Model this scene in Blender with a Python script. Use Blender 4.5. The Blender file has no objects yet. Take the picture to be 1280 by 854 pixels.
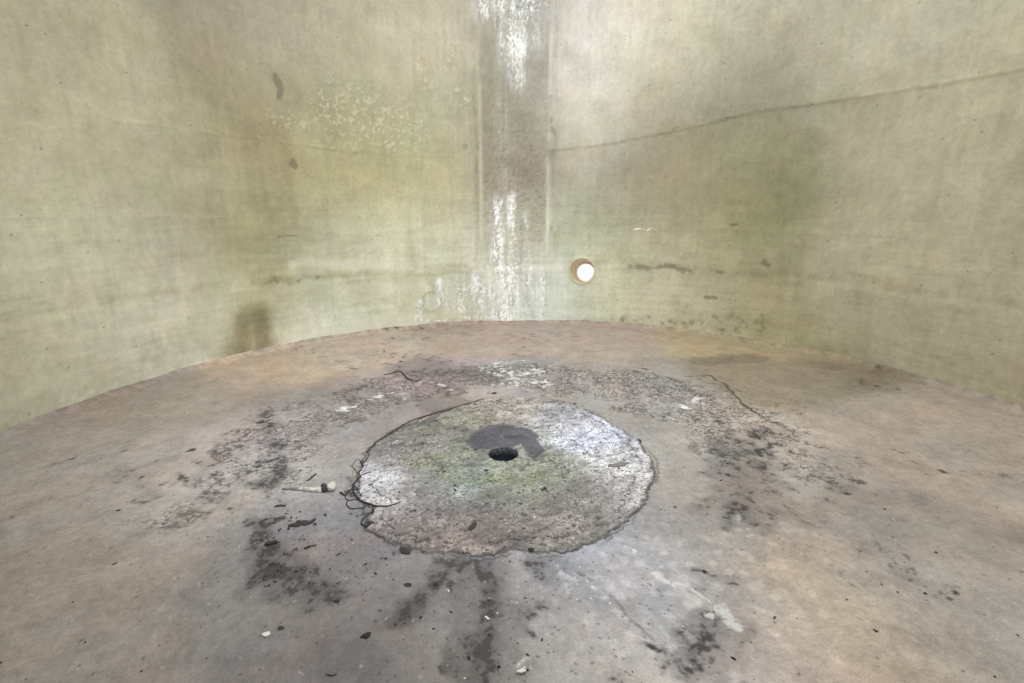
import bpy, math, random
import numpy as np
random.seed(7); RNG = np.random.RandomState(7)
sc = bpy.context.scene
col = sc.collection

# ------------------------------------------------------------------ camera model
F, HZ, CX, CY, CAMZ = 617.0, 260.0, 640.0, 427.0, 1.5
TH = math.atan((CY-HZ)/F)
DX, DY = -0.055, 2.82            # drain
CC = (0.20, 2.66); R = 3.46      # tank axis and radius
RH = 0.094                       # drain hole radius
SL = 0.030                       # floor fall towards the drain
WH = 4.7                         # wall height

def ray(x, y):
    u, v = x-CX, y-CY
    return u, F*math.cos(TH)-v*math.sin(TH), -(F*math.sin(TH)+v*math.cos(TH))
def floor_z(x, y): return SL*np.hypot(x-DX, y-DY)
def P(x, y):                     # a point of the photograph that lies on the floor
    a, b, c = ray(x, y); t = -CAMZ/c
    for _ in range(8): t = (float(floor_z(a*t, b*t))-CAMZ)/c
    return a*t, b*t
def W(x, y):                     # a point that lies on the wall -> (arc length, height)
    a, b, c = ray(x, y)
    A = a*a+b*b; B = -(a*CC[0]+b*CC[1]); Cq = CC[0]**2+CC[1]**2-R*R
    t = (-B+math.sqrt(B*B-A*Cq))/A
    return R*math.atan2(a*t-CC[0], b*t-CC[1]), CAMZ+c*t
def wall_pt(s, z, r=R):
    return (CC[0]+r*math.sin(s/R), CC[1]+r*math.cos(s/R), z)

# ------------------------------------------------------------------ numpy noise
_T = RNG.rand(256, 256)
def vnoise(x, y, seed=0):
    x = x+seed*17.31; y = y+seed*9.77
    xi = np.floor(x).astype(int); yi = np.floor(y).astype(int)
    fx = x-xi; fy = y-yi; fx = fx*fx*(3-2*fx); fy = fy*fy*(3-2*fy)
    g = lambda i, j: _T[i & 255, j & 255]
    return (g(xi, yi)*(1-fx)+g(xi+1, yi)*fx)*(1-fy)+(g(xi, yi+1)*(1-fx)+g(xi+1, yi+1)*fx)*fy
def fbm(x, y, s, o=4, seed=0):
    r = 0; a = .5; n = 0
    for k in range(o):
        x, y = .8253*x-.5646*y, .5646*x+.8253*y      # turn every octave, so no lattice shows
        r = r+a*vnoise(x*s, y*s, seed+k*3); n += a; a *= .5; s *= 2.03
    return r/n
def ridge(x, y, s, o=4, seed=0, w=.04):
    """thin wandering lines"""
    return np.clip(1-np.abs(fbm(x, y, s, o, seed)-.5)/w, 0, 1)
def worley(x, y, s, seed=0, jit=.9):
    x = x*s+seed*5.17; y = y*s+seed*3.71
    xi = np.floor(x).astype(int); yi = np.floor(y).astype(int)
    f1 = np.full(x.shape, 9.); f2 = np.full(x.shape, 9.); idv = np.zeros(x.shape)
    for di in (-1, 0, 1):
        for dj in (-1, 0, 1):
            a = xi+di; b = yi+dj
            px = a+.5+jit*(_T[a & 255, b & 255]-.5); py = b+.5+jit*(_T[(b+91) & 255, (a+37) & 255]-.5)
            d = np.hypot(x-px, y-py); near = d < f1
            f2 = np.where(near, f1, np.minimum(f2, d)); idv = np.where(near, _T[(a+13) & 255, (b+7) & 255], idv); f1 = np.minimum(f1, d)
    return f1, f2, idv
def warp(X, Y, amp, s, seed=0):
    return X+amp*2*(fbm(X, Y, s, 3, seed+31)-.5), Y+amp*2*(fbm(X, Y, s, 3, seed+47)-.5)
def mixc(f, a, b):
    f = np.clip(f, 0, 1)[..., None]; return a*(1-f)+np.array(b)*f
def sstep(a, b, x):
    t = np.clip((x-a)/(b-a), 0, 1); return t*t*(3-2*t)
def stroke_mask(X, Y, pw, w):
    """gaussian band of half width w along a polyline, worked out only near it"""
    p = np.array(pw); k = 3.0*w
    sel = np.nonzero((X > p[:, 0].min()-k) & (X < p[:, 0].max()+k) & (Y > p[:, 1].min()-k) & (Y < p[:, 1].max()+k))
    o = np.zeros(X.shape, np.float32)
    if len(sel[0]):
        d = poly_dist(X[sel], Y[sel], pw); o[sel] = np.exp(-(d/w)**2*.7)*(d < k)
    return o
_wc = {}
def warped(X, Y, a1, s1, a2, s2):
    key = (id(X), a1, a2)
    if key not in _wc: _wc[key] = (X, warp(*warp(X, Y, a1, s1, 3), a2, s2, 5))
    return _wc[key][1]
def poly_dist(X, Y, pts):
    d = np.full(X.shape, 1e9)
    for (x0, y0), (x1, y1) in zip(pts[:-1], pts[1:]):
        vx, vy = x1-x0, y1-y0; L = vx*vx+vy*vy+1e-12
        t = np.clip(((X-x0)*vx+(Y-y0)*vy)/L, 0, 1)
        d = np.minimum(d, np.hypot(X-x0-t*vx, Y-y0-t*vy))
    return d
def lin(c):
    c = np.array(c, float)/255
    return np.where(c <= .04045, c/12.92, ((c+.055)/1.055)**2.4)
def field(X, Y, pts, sig):
    num = np.zeros(X.shape+(3,)); den = np.zeros(X.shape)
    for (x, y), c in pts:
        d2 = (X-x)**2+(Y-y)**2
        w = np.exp(-d2/(2*sig*sig))+2e-3/(1+d2/(sig*sig))**3
        num += w[..., None]*lin(c); den += w
    return num/den[..., None]

# ------------------------------------------------------------------ object helpers
def link(name, me, mat=None, parent=None):
    o = bpy.data.objects.new(name, me); col.objects.link(o)
    if mat and me: me.materials.append(mat)
    if parent: o.parent = parent
    return o
def tag(o, label=None, cat=None, group=None, kind=None):
    if label: o['label'] = label
    if cat: o['category'] = cat
    if group: o['group'] = group
    if kind: o['kind'] = kind
    return o
def grid_mesh(name, V, wrap=False, drop=None, flip=False):
    nr, nc = V.shape[:2]
    me = bpy.data.meshes.new(name)
    me.vertices.add(nr*nc); me.vertices.foreach_set('co', V.reshape(-1).astype(np.float32))
    i = np.arange(nr-1)[:, None]; j = np.arange(nc if wrap else nc-1)[None, :]
    j2 = (j+1) % nc
    q = np.stack([i*nc+j, i*nc+j2, (i+1)*nc+j2, (i+1)*nc+j], -1).reshape(-1, 4)
    if flip: q = q[:, ::-1]
    if drop is not None: q = q[~drop(q)]
    n = len(q)
    me.loops.add(n*4); me.loops.foreach_set('vertex_index', q.reshape(-1).astype(np.int32))
    me.polygons.add(n); me.polygons.foreach_set('loop_start', np.arange(0, n*4, 4, dtype=np.int32))
    me.polygons.foreach_set('use_smooth', np.ones(n, bool))
    me.update(calc_edges=True); return me
def vec_attr(me, name, A):
    a = me.attributes.new(name, 'FLOAT_VECTOR', 'POINT')
    a.data.foreach_set('vector', np.ascontiguousarray(A.reshape(-1), dtype=np.float32))

# ------------------------------------------------------------------ node helper
class NT:
    def __init__(s, name):
        s.m = bpy.data.materials.new(name); s.m.use_nodes = True
        s.t = s.m.node_tree; s.t.nodes.clear()
        s.out = s.t.nodes.new('ShaderNodeOutputMaterial')
        s.b = s.t.nodes.new('ShaderNodeBsdfPrincipled'); s.t.links.new(s.b.outputs[0], s.out.inputs[0])
    def put(s, sock, v):
        if v is None: return
        if isinstance(v, bpy.types.NodeSocket): s.t.links.new(v, sock)
        elif isinstance(v, (tuple, list)) and len(v) == 3 and sock.type == 'RGBA': sock.default_value = (*v, 1)
        else: sock.default_value = v
    def math(s, op, a, b=None, c=None):
        n = s.t.nodes.new('ShaderNodeMath'); n.operation = op
        for k, v in enumerate((a, b, c)): s.put(n.inputs[k], v)
        return n.outputs[0]
    def vmath(s, op, a, b=None, scale=None):
        n = s.t.nodes.new('ShaderNodeVectorMath'); n.operation = op
        s.put(n.inputs[0], a)
        if b is not None: s.put(n.inputs[1], b)
        if scale is not None: s.put(n.inputs['Scale'], scale)
        return n.outputs[0]
    def attr(s, name):
        n = s.t.nodes.new('ShaderNodeAttribute'); n.attribute_name = name; return n
    def sep(s, v):
        n = s.t.nodes.new('ShaderNodeSeparateXYZ'); s.put(n.inputs[0], v); return n.outputs
    def noise(s, v, scale, detail=4, rough=.55, dist=0, colr=False):
        n = s.t.nodes.new('ShaderNodeTexNoise'); s.put(n.inputs['Vector'], v)
        n.inputs['Scale'].default_value = scale; n.inputs['Detail'].default_value = detail
        n.inputs['Roughness'].default_value = rough; n.inputs['Distortion'].default_value = dist
        return n.outputs[1 if colr else 0]
    def vor(s, v, scale, feat='F1', out=0, rnd=1):
        n = s.t.nodes.new('ShaderNodeTexVoronoi'); n.feature = feat; s.put(n.inputs['Vector'], v)
        n.inputs['Scale'].default_value = scale; n.inputs['Randomness'].default_value = rnd
        return n.outputs[out]
    def ss(s, x, a, b, lo=0., hi=1.):
        n = s.t.nodes.new('ShaderNodeMapRange'); n.interpolation_type = 'SMOOTHSTEP'
        s.put(n.inputs[0], x)
        for k, v in zip((1, 2, 3, 4), (a, b, lo, hi)): n.inputs[k].default_value = v
        return n.outputs[0]
    def mix(s, f, a, b, mode='MIX'):
        n = s.t.nodes.new('ShaderNodeMix'); n.data_type = 'RGBA'; n.blend_type = mode
        s.put(n.inputs[0], f); s.put(n.inputs[6], a); s.put(n.inputs[7], b); return n.outputs[2]
    def bump(s, h, strength, dist, normal=None):
        n = s.t.nodes.new('ShaderNodeBump'); s.put(n.inputs['Height'], h)
        n.inputs['Strength'].default_value = strength; n.inputs['Distance'].default_value = dist
        if normal is not None: s.put(n.inputs['Normal'], normal)
        return n.outputs[0]
    def set(s, **k):
        for n, v in k.items(): s.put(s.b.inputs[n.replace('_', ' ')], v)
        return s.m

def vertex_surface(name, fine, fine_amt, b_scale, b_str, b_dist, r_lo, r_hi, spec=.45):
    """stains come from the 'tint' attribute; grain, gloss and micro relief are noise"""
    T = NT(name); tc = T.t.nodes.new('ShaderNodeTexCoord'); pos = tc.outputs['Object']
    c = T.attr('tint').outputs[1]; m = T.sep(T.attr('m').outputs[1])
    f = T.noise(pos, fine, 3, .7)
    c = T.vmath('SCALE', c, scale=T.ss(f, .25, .75, 1-fine_amt, 1+fine_amt))
    h = T.noise(pos, b_scale, 3, .7)
    nb = T.bump(h, b_str, b_dist)
    ro = T.math('ADD', m[0], T.math('MULTIPLY', T.math('SUBTRACT', f, .5), .12))
    return T.set(Base_Color=c, Roughness=ro, Normal=nb, Specular_IOR_Level=spec)

def plain(name, c1, c2, scale=60, rough=.85, bump=.5, dist=.002):
    T = NT(name); tc = T.t.nodes.new('ShaderNodeTexCoord'); p = tc.outputs['Object']
    n = T.noise(p, scale, 5, .7)
    return T.set(Base_Color=T.mix(T.ss(n, .3, .7), c1, c2), Roughness=rough, Normal=T.bump(n, bump, dist))

M_floor = vertex_surface('resin_floor', 190, .20, 45, .35, .006, 0, 0)
M_patch = vertex_surface('rough_concrete', 170, .20, 75, .55, .008, 0, 0, .4)
M_wall = vertex_surface('stained_tank_laminate', 110, .07, 28, .35, .008, 0, 0, .5)
M_dark = plain('dark_crust', (.010, .009, .009), (.045, .038, .035))
M_grey = plain('grey_flake', (.09, .085, .08), (.21, .20, .19))
M_brown = plain('brown_scale', (.03, .022, .017), (.09, .07, .055))
M_white = plain('white_chip', (.62, .61, .58), (.82, .82, .80), 40, .35)
M_bone = plain('worn_white', (.20, .185, .165), (.62, .60, .56), 45, .5, .6, .003)
M_tan = plain('tan_pipe_laminate', (.68, .54, .30), (.80, .66, .42), 14, .4)
def pipe_material():
    T = NT('mottled_pipe'); tc = T.t.nodes.new('ShaderNodeTexCoord'); p = tc.outputs['Object']; n = T.noise(p, 75, 4, .8)
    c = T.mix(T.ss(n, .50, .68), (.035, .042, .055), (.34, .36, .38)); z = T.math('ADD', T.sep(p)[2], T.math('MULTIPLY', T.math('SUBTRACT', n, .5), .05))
    return T.set(Base_Color=T.mix(T.ss(z, -.048, -.018), (.006, .008, .014), c), Roughness=.5, Normal=T.bump(n, .8, .006))  # darkness down the pipe painted in, black with depth
M_pipe = pipe_material()
M_black = plain('black_fibre', (.006, .005, .005), (.022, .018, .017), 80, .75)
M_outer = plain('outer_laminate', (.42, .42, .38), (.50, .50, .46), 8, .5)

# ================================================================== FLOOR DATA
KF, KP, KW = np.array((.95, .97, 1.02)), np.array((.95, .96, 1.0)), .98
PX = lambda L: [P(x, y) for x, y in L]
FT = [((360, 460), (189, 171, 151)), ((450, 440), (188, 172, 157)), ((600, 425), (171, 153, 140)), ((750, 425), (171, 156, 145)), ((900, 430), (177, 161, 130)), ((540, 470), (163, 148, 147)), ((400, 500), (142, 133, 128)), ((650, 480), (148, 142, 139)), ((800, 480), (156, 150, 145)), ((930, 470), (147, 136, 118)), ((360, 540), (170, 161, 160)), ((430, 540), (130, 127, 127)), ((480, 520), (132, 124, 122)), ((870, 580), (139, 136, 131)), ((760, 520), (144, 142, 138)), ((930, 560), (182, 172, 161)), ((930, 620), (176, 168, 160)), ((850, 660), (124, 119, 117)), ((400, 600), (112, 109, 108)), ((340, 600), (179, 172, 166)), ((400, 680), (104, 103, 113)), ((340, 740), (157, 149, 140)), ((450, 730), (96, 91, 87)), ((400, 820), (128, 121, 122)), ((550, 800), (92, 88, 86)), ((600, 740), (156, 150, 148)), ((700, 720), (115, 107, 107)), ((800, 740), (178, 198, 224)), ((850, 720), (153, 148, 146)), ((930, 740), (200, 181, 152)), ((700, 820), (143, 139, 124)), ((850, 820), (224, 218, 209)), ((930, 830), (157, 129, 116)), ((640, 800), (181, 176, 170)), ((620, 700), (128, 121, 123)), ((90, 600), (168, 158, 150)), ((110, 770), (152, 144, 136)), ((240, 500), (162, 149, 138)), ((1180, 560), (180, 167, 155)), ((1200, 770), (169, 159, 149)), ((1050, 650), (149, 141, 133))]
FT = [(P(*p), c) for p, c in FT]  # floor colours, with glare and uneven light painted into them
OUT = [(630,496),(660,499),(690,500),(706,503),(722,510),(745,519),(765,531),(785,544),(799,552),(803,562),(812,575),(818,590),(814,602),(812,612),
 (804,625),(799,637),(788,646),(775,655),(757,667),(745,675),(725,685),(700,690),(680,689),(660,688),(640,687),(610,692),(590,693),(560,692),(540,690),
 (520,686),(505,681),(490,676),(472,669),(460,660),(458,651),(466,643),(468,634),(456,626),(447,615),(450,604),(449,592),(455,580),(458,568),(470,555),(490,542),
 (512,532),(540,523),(562,514),(585,506),(605,500)]
OUTW = PX(OUT)
_a = np.array([math.atan2(y-DY, x-DX) for x, y in OUTW]); _r = np.array([math.hypot(x-DX, y-DY) for x, y in OUTW])
_o = np.argsort(_a); _a = _a[_o]; _r = _r[_o]
def outline(th):
    th = (th+math.pi) % (2*math.pi)-math.pi
    return np.interp(th, np.r_[_a[-1]-2*math.pi, _a, _a[0]+2*math.pi], np.r_[_r[-1], _r, _r[0]])
def outline_rough(th):
    x = np.cos(th)*3+5; y = np.sin(th)*3+5
    return outline(th)+.045*(fbm(x, y, 4, 4, 2)-.5)+.020*(vnoise(x*30, y*30, 4)-.5)
def patch_thick(r, th):
    x = DX+r*np.cos(th); y = DY+r*np.sin(th)
    e = outline_rough(th)-r
    t = .004+.006*sstep(0, .05, e)+.010*(fbm(x, y, 14, 4, 6)-.45)*sstep(0, .05, e)
    t = t+.006*(fbm(x, y, 4, 3, 8)-.5)-.010*sstep(.30, .08, r)      # sinks towards the drain
    return np.maximum(t, .003)
def ground_z(x, y):
    r = np.hypot(x-DX, y-DY); th = np.arctan2(y-DY, x-DX)
    return float(floor_z(x, y)+(patch_thick(r, th) if r < outline_rough(th) else 0))

# grime strokes: (pixels, half width in metres, strength)
DARK = [([(575,705),(540,725),(525,745),(500,768),(488,775)],.038,.98),([(560,700),(590,715),(610,735),(612,770),(600,800),(590,850)],.048,.92),([(545,700),(600,708)],.05,.65),
 ([(560,735),(600,730)],.05,.35),([(660,690),(672,720),(660,760),(650,790)],.05,.45),([(560,830),(600,850)],.05,.55),([(655,790),(662,796)],.02,.9),
 ([(320,690),(345,715),(370,735),(420,738)],.075,.9),([(322,655),(328,675),(340,690)],.05,.95),([(320,650),(345,655)],.02,.9),([(380,720),(400,735)],.06,.65),
 ([(322,580),(345,575),(352,595),(335,610),(322,600)],.045,.85),([(345,570),(355,573)],.012,1.),
 ([(915,560),(925,600),(930,640),(955,630)],.20,.50),([(950,540),(955,600)],.14,.6),([(895,770),(880,800),(860,835)],.05,.75),([(880,790),(870,815)],.06,.5),
 ([(880,452),(945,447)],.10,.25),([(520,455),(545,475),(560,490)],.20,.22),([(820,780),(800,800)],.02,.4),([(715,705),(745,730)],.03,.35),
 ([(765,755),(790,780),(815,795)],.008,.45),([(800,805),(815,815)],.014,.9),([(590,650),(600,700)],.03,.25),([(500,693),(520,690)],.03,.6),
 ([(440,720),(470,705),(495,695)],.05,.35),([(905,520),(935,560)],.10,.35),([(320,520),(340,560)],.09,.55),([(435,600),(428,618),(440,625)],.02,.8),
 ([(455,640),(462,652),(475,655)],.022,1.),([(865,720),(885,730)],.014,.6)]
SOFT = [([(520,460),(545,468),(590,468)],.24,.85),([(560,480),(545,495),(560,510)],.17,.75),([(880,452),(945,447)],.12,.85),([(920,560),(935,640)],.24,.55),
 ([(600,545),(600,545)],.02,.0),([(560,720),(600,780),(600,850)],.14,.55),([(680,700),(700,720)],.14,.45),([(560,705),(500,770)],.10,.6),([(590,705),(612,760),(595,850)],.12,.75),([(340,720),(400,735)],.16,.4),([(320,600),(350,590)],.12,.4),
 ([(895,775),(865,830)],.085,.8),([(340,830),(500,850)],.25,.35),([(790,520),(900,545)],.01,.0),([(800,650),(830,640)],.10,.3),([(540,760),(500,820)],.15,.3)]
WHITE = [([(615,460),(645,470),(672,463)],.10,.72),([(628,482),(650,477),(680,480)],.07,.62),([(600,455),(660,452)],.06,.5),([(425,512),(440,508)],.045,.7),([(462,500),(490,492)],.03,.8),
 ([(550,482),(562,486)],.03,.8),([(850,508),(860,510)],.035,.8),([(872,500),(880,508)],.04,.6),([(760,655),(800,700),(840,722),(885,745)],.009,.55),([(885,765),(895,752),(898,760)],.018,.85),
 ([(905,770),(912,775)],.022,.9),([(826,715),(838,725)],.035,.75),([(745,735),(755,745)],.03,.6),([(640,844),(655,840)],.018,.5),([(930,650),(950,700)],.08,.25),([(520,480),(540,478)],.03,.3),
 ([(720,740),(830,790)],.22,.25),([(860,820),(930,860)],.2,.2)]
def strokes(X, Y, L, w0=1.0):
    o = np.zeros(X.shape); X, Y = warped(X, Y, .055, 5, .014, 26)
    for pts, w, s in L:
        if s > 0: o = np.maximum(o, s*stroke_mask(X, Y, PX(pts), w))
    return o

# ------------------------------------------------------------------ floor mesh
def build_floor():
    NA, NRG = 1900, 800
    th = np.linspace(0, 2*math.pi, NA, endpoint=False)
    ox, oy = DX-CC[0], DY-CC[1]
    b = ox*np.cos(th)+oy*np.sin(th); rho = -b+np.sqrt(b*b-(ox*ox+oy*oy)+(R+.012)**2)
    s = np.linspace(0, 1, NRG)**1.12
    rr = RH+(rho[None, :]-RH)*s[:, None]; tt = np.broadcast_to(th[None, :], rr.shape)
    X = DX+rr*np.cos(tt); Y = DY+rr*np.sin(tt)
    Z = floor_z(X, Y)+.006*(fbm(X, Y, 2.2, 4, 11)-.5)+.0025*(fbm(X, Y, 14, 3, 12)-.5)
    Z -= .006*sstep(.0, .3, (outline(tt)-rr))              # rebate under the patch
    # cove up to the wall
    dw = R-np.hypot(X-CC[0], Y-CC[1])
    Z += .05*np.clip(1-dw/.10, 0, 1)**2
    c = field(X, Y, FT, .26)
    g1 = fbm(X, Y, 2.3, 5, 40); g2 = fbm(X, Y, 9, 5, 41); g3 = fbm(X, Y, 42, 3, 42); g4 = fbm(X, Y, 17, 5, 43); g5 = fbm(X, Y, 105, 2, 44)
    c = c*(1+.24*(g1-.5)+.42*(g2-.5)+.36*(g3-.5)+.26*(g5-.5))[..., None]
    c = mixc(sstep(.45, .7, fbm(X, Y, 3.3, 4, 45))*.5, c, c*np.array((1.10, .97, .90)))
    c = mixc(sstep(.5, .7, fbm(X, Y, 4.1, 4, 46))*.5, c, c*np.array((.90, .96, 1.02)))
    inn = outline(tt); up = np.sin(tt)
    # pale blobs
    f1, f2, idv = worley(*warp(X, Y, .02, 12, 7), 15, 8)
    pb = strokes(X, Y, [([(760,700),(860,760),(930,720)],.45,1.), ([(700,780),(900,830)],.3,.6), ([(340,620),(420,660)],.3,.5)])
    c = mixc(sstep(.42, .18, f1)*(idv > .45)*pb*.42, c, c*1.55)
    # peeling, crackled coat
    dwall = R-np.hypot(X-CC[0], Y-CC[1])
    band = np.exp(-((rr-inn-.62-.10*np.cos(tt*2))/.30)**2)*np.clip(.35+1.0*up, 0, 1)
    band = np.maximum(band, strokes(X, Y, [([(330,580),(400,512),(480,482),(560,470),(650,464),(750,470),(850,488),(930,525)],.20,.88),([(325,560),(370,520),(430,512),(500,487)],.22,1.1),([(700,475),(790,478),(880,500),(925,525)],.28,1.1),([(600,462),(700,468)],.14,1.),
        ([(860,520),(900,560)],.16,.7),([(790,510),(870,525)],.12,1.),([(335,590),(360,600)],.10,.8),([(300,585),(230,640)],.22,.5),([(960,540),(1020,590)],.24,.55)]))
    ckm = sstep(.28, .56, band+.9*(g4-.5)+.3*(g2-.5))
    U, V_ = rr*.8, tt*1.35
    Uw, Vw = U+.075*(g4-.5)+.03*(g3-.5), V_+.075*(fbm(X, Y, 17, 4, 51)-.5)+.03*(fbm(X, Y, 50, 2, 52)-.5)
    a1, a2, _ = worley(Uw*.55, Vw*1.3, 22, 2); b1, b2, _ = worley(Uw, Vw, 25, 6)
    line = np.maximum(sstep(.24, .05, a2-a1)*sstep(.42, .55, fbm(X, Y, 7, 2, 53)), sstep(.22, .05, b2-b1)*sstep(.40, .56, fbm(X, Y, 11, 3, 54)))
    line = np.maximum(line, ridge(X, Y, 26, 4, 55, .035)*sstep(.45, .6, fbm(X, Y, 6, 2, 56)))
    c = mixc(ckm*.18, c, c*.72)
    c = mixc(ckm*sstep(.5, .66, g3)*.35, c, c*1.45)
    c = mixc(ckm*line*.85, c, (.062, .052, .047))
    # soft damp smudges of dirt
    soft = strokes(X, Y, SOFT)
    c = mixc(sstep(.22, .48, soft+.5*(g2-.5)+.25*(g4-.5))*.62, c, c*.46+np.array((.012, .012, .015)))
    # grime
    dark = strokes(X, Y, DARK)
    auto = .30*sstep(.58, .74, fbm(X, Y, 1.7, 3, 60))*sstep(0, .5, rr-inn)
    dark = np.maximum(dark, auto)
    gr = dark+1.25*(g4-.5)+.8*(g3-.5)+.35*(g5-.5)
    soft2 = sstep(.10, .7, dark+.6*(g4-.5))
    c = mixc(soft2*.42, c, c*np.array((.55, .55, .58)))
    hard = sstep(.45, .95, gr)*sstep(.03, .25, dark)*(.6+.9*sstep(.35, .6, g3+.3*(g5-.5)))
    hl = ridge(X, Y, 30, 4, 61, .022)*sstep(.25, .7, dark)*sstep(.42, .6, fbm(X, Y, 12, 2, 67))
    silt = sstep(.40, .62, fbm(X, Y, 5, 5, 68)+.25*(g4-.5)); c = mixc(silt*.16, c, c*.78); tide = ridge(*warp(X, Y, .05, 6, 9), 2.2, 4, 69, .012)*sstep(.45, .6, fbm(X, Y, 2, 2, 70)); c = mixc(tide*.22, c, c*.6)
    c = mixc(np.maximum(hard*.72, hl*.6), c, (.048, .043, .043))
    ring = np.abs(rr-outline_rough(tt))
    rim = np.exp(-((rr-outline_rough(tt)-.004-.010*(g4-.5))/(.004+.007*fbm(X, Y, 9, 3, 9)))**2)*np.clip(.45+1.0*fbm(X, Y, 7, 3, 9), 0, 1)
    rim = np.maximum(rim, .45*np.exp(-(ring/.030)**2)*sstep(.48, .7, g4))
    ro2 = outline_rough(tt)+.028+.05*(g1-.5)+.03*(g2-.5); r2 = np.exp(-((rr-ro2)/.005)**2)*sstep(.50, .60, fbm(X, Y, 4, 3, 57)); rim = np.maximum(rim, r2*.8)
    crk = strokes(X, Y, [([(458,568),(475,552),(500,535),(530,522),(560,512),(600,500)],.012,1.),([(885,470),(905,480),(925,500),(945,517)],.012,1.),([(860,470),(885,470)],.012,.8),
        ([(765,750),(790,780),(815,800)],.006,.5),([(885,720),(865,715)],.008,.8),([(455,580),(445,600),(455,640)],.013,.8)])
    c = mixc(np.maximum(rim*.95, crk*.85), c, (.035, .030, .028))
    # specks
    s1, s2, sid = worley(X, Y, 30, 12); spm = strokes(X, Y, [([(340,640),(420,700),(500,690)],.3,.9),([(560,700),(640,740),(640,850)],.35,.8),([(400,560),(430,540)],.3,.5),([(600,480),(700,480)],.3,.6)])
    c = mixc(sstep(.19, .08, s1)*(sid > .965-.32*spm)*.75, c, (.04, .035, .035))
    # silt caught in the corner at the foot of the wall
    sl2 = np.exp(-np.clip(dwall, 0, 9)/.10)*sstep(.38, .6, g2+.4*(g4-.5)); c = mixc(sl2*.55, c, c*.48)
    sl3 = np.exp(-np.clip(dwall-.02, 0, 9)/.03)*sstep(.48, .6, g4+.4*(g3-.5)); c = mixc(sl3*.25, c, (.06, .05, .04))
    # pale chips and salts, with floor glare painted in behind the patch
    white = strokes(X, Y, WHITE)
    wh = sstep(.66, .86, white*.36+fbm(*warp(X, Y, .01, 40, 9), 30, 5, 62))*sstep(.05, .4, white)*sstep(.30, .5, fbm(X, Y, 60, 2, 66)+.2*white)
    wh = np.maximum(wh, sstep(.80, .86, fbm(X, Y, 48, 3, 63))*.4)
    c = mixc(wh*.80, c, (.66, .65, .63))
    # hairline scratches
    for sd, ang in ((70, .5), (71, -.9)):
        xr = X*math.cos(ang)+Y*math.sin(ang); yr = -X*math.sin(ang)+Y*math.cos(ang)
        c = mixc(ridge(xr*.10, yr, 5, 2, sd, .006)*.20, c, c*1.5)
    tint = c*KF
    Z = Z+(-.0015*hard+.0012*wh-.002*ckm*line-.004*rim)+.0015*(g3-.5)
    me = grid_mesh('floor', np.stack([X, Y, Z], -1), wrap=True)
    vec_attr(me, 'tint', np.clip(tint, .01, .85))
    rough = .46+.25*(g1-.5)+.12*ckm+.10*hard-.10*sstep(.4, .7, soft)
    vec_attr(me, 'm', np.stack([rough, rough, rough], -1))
    o = link('floor', me, M_floor); tag(o, kind='structure'); return o
build_floor()

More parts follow.
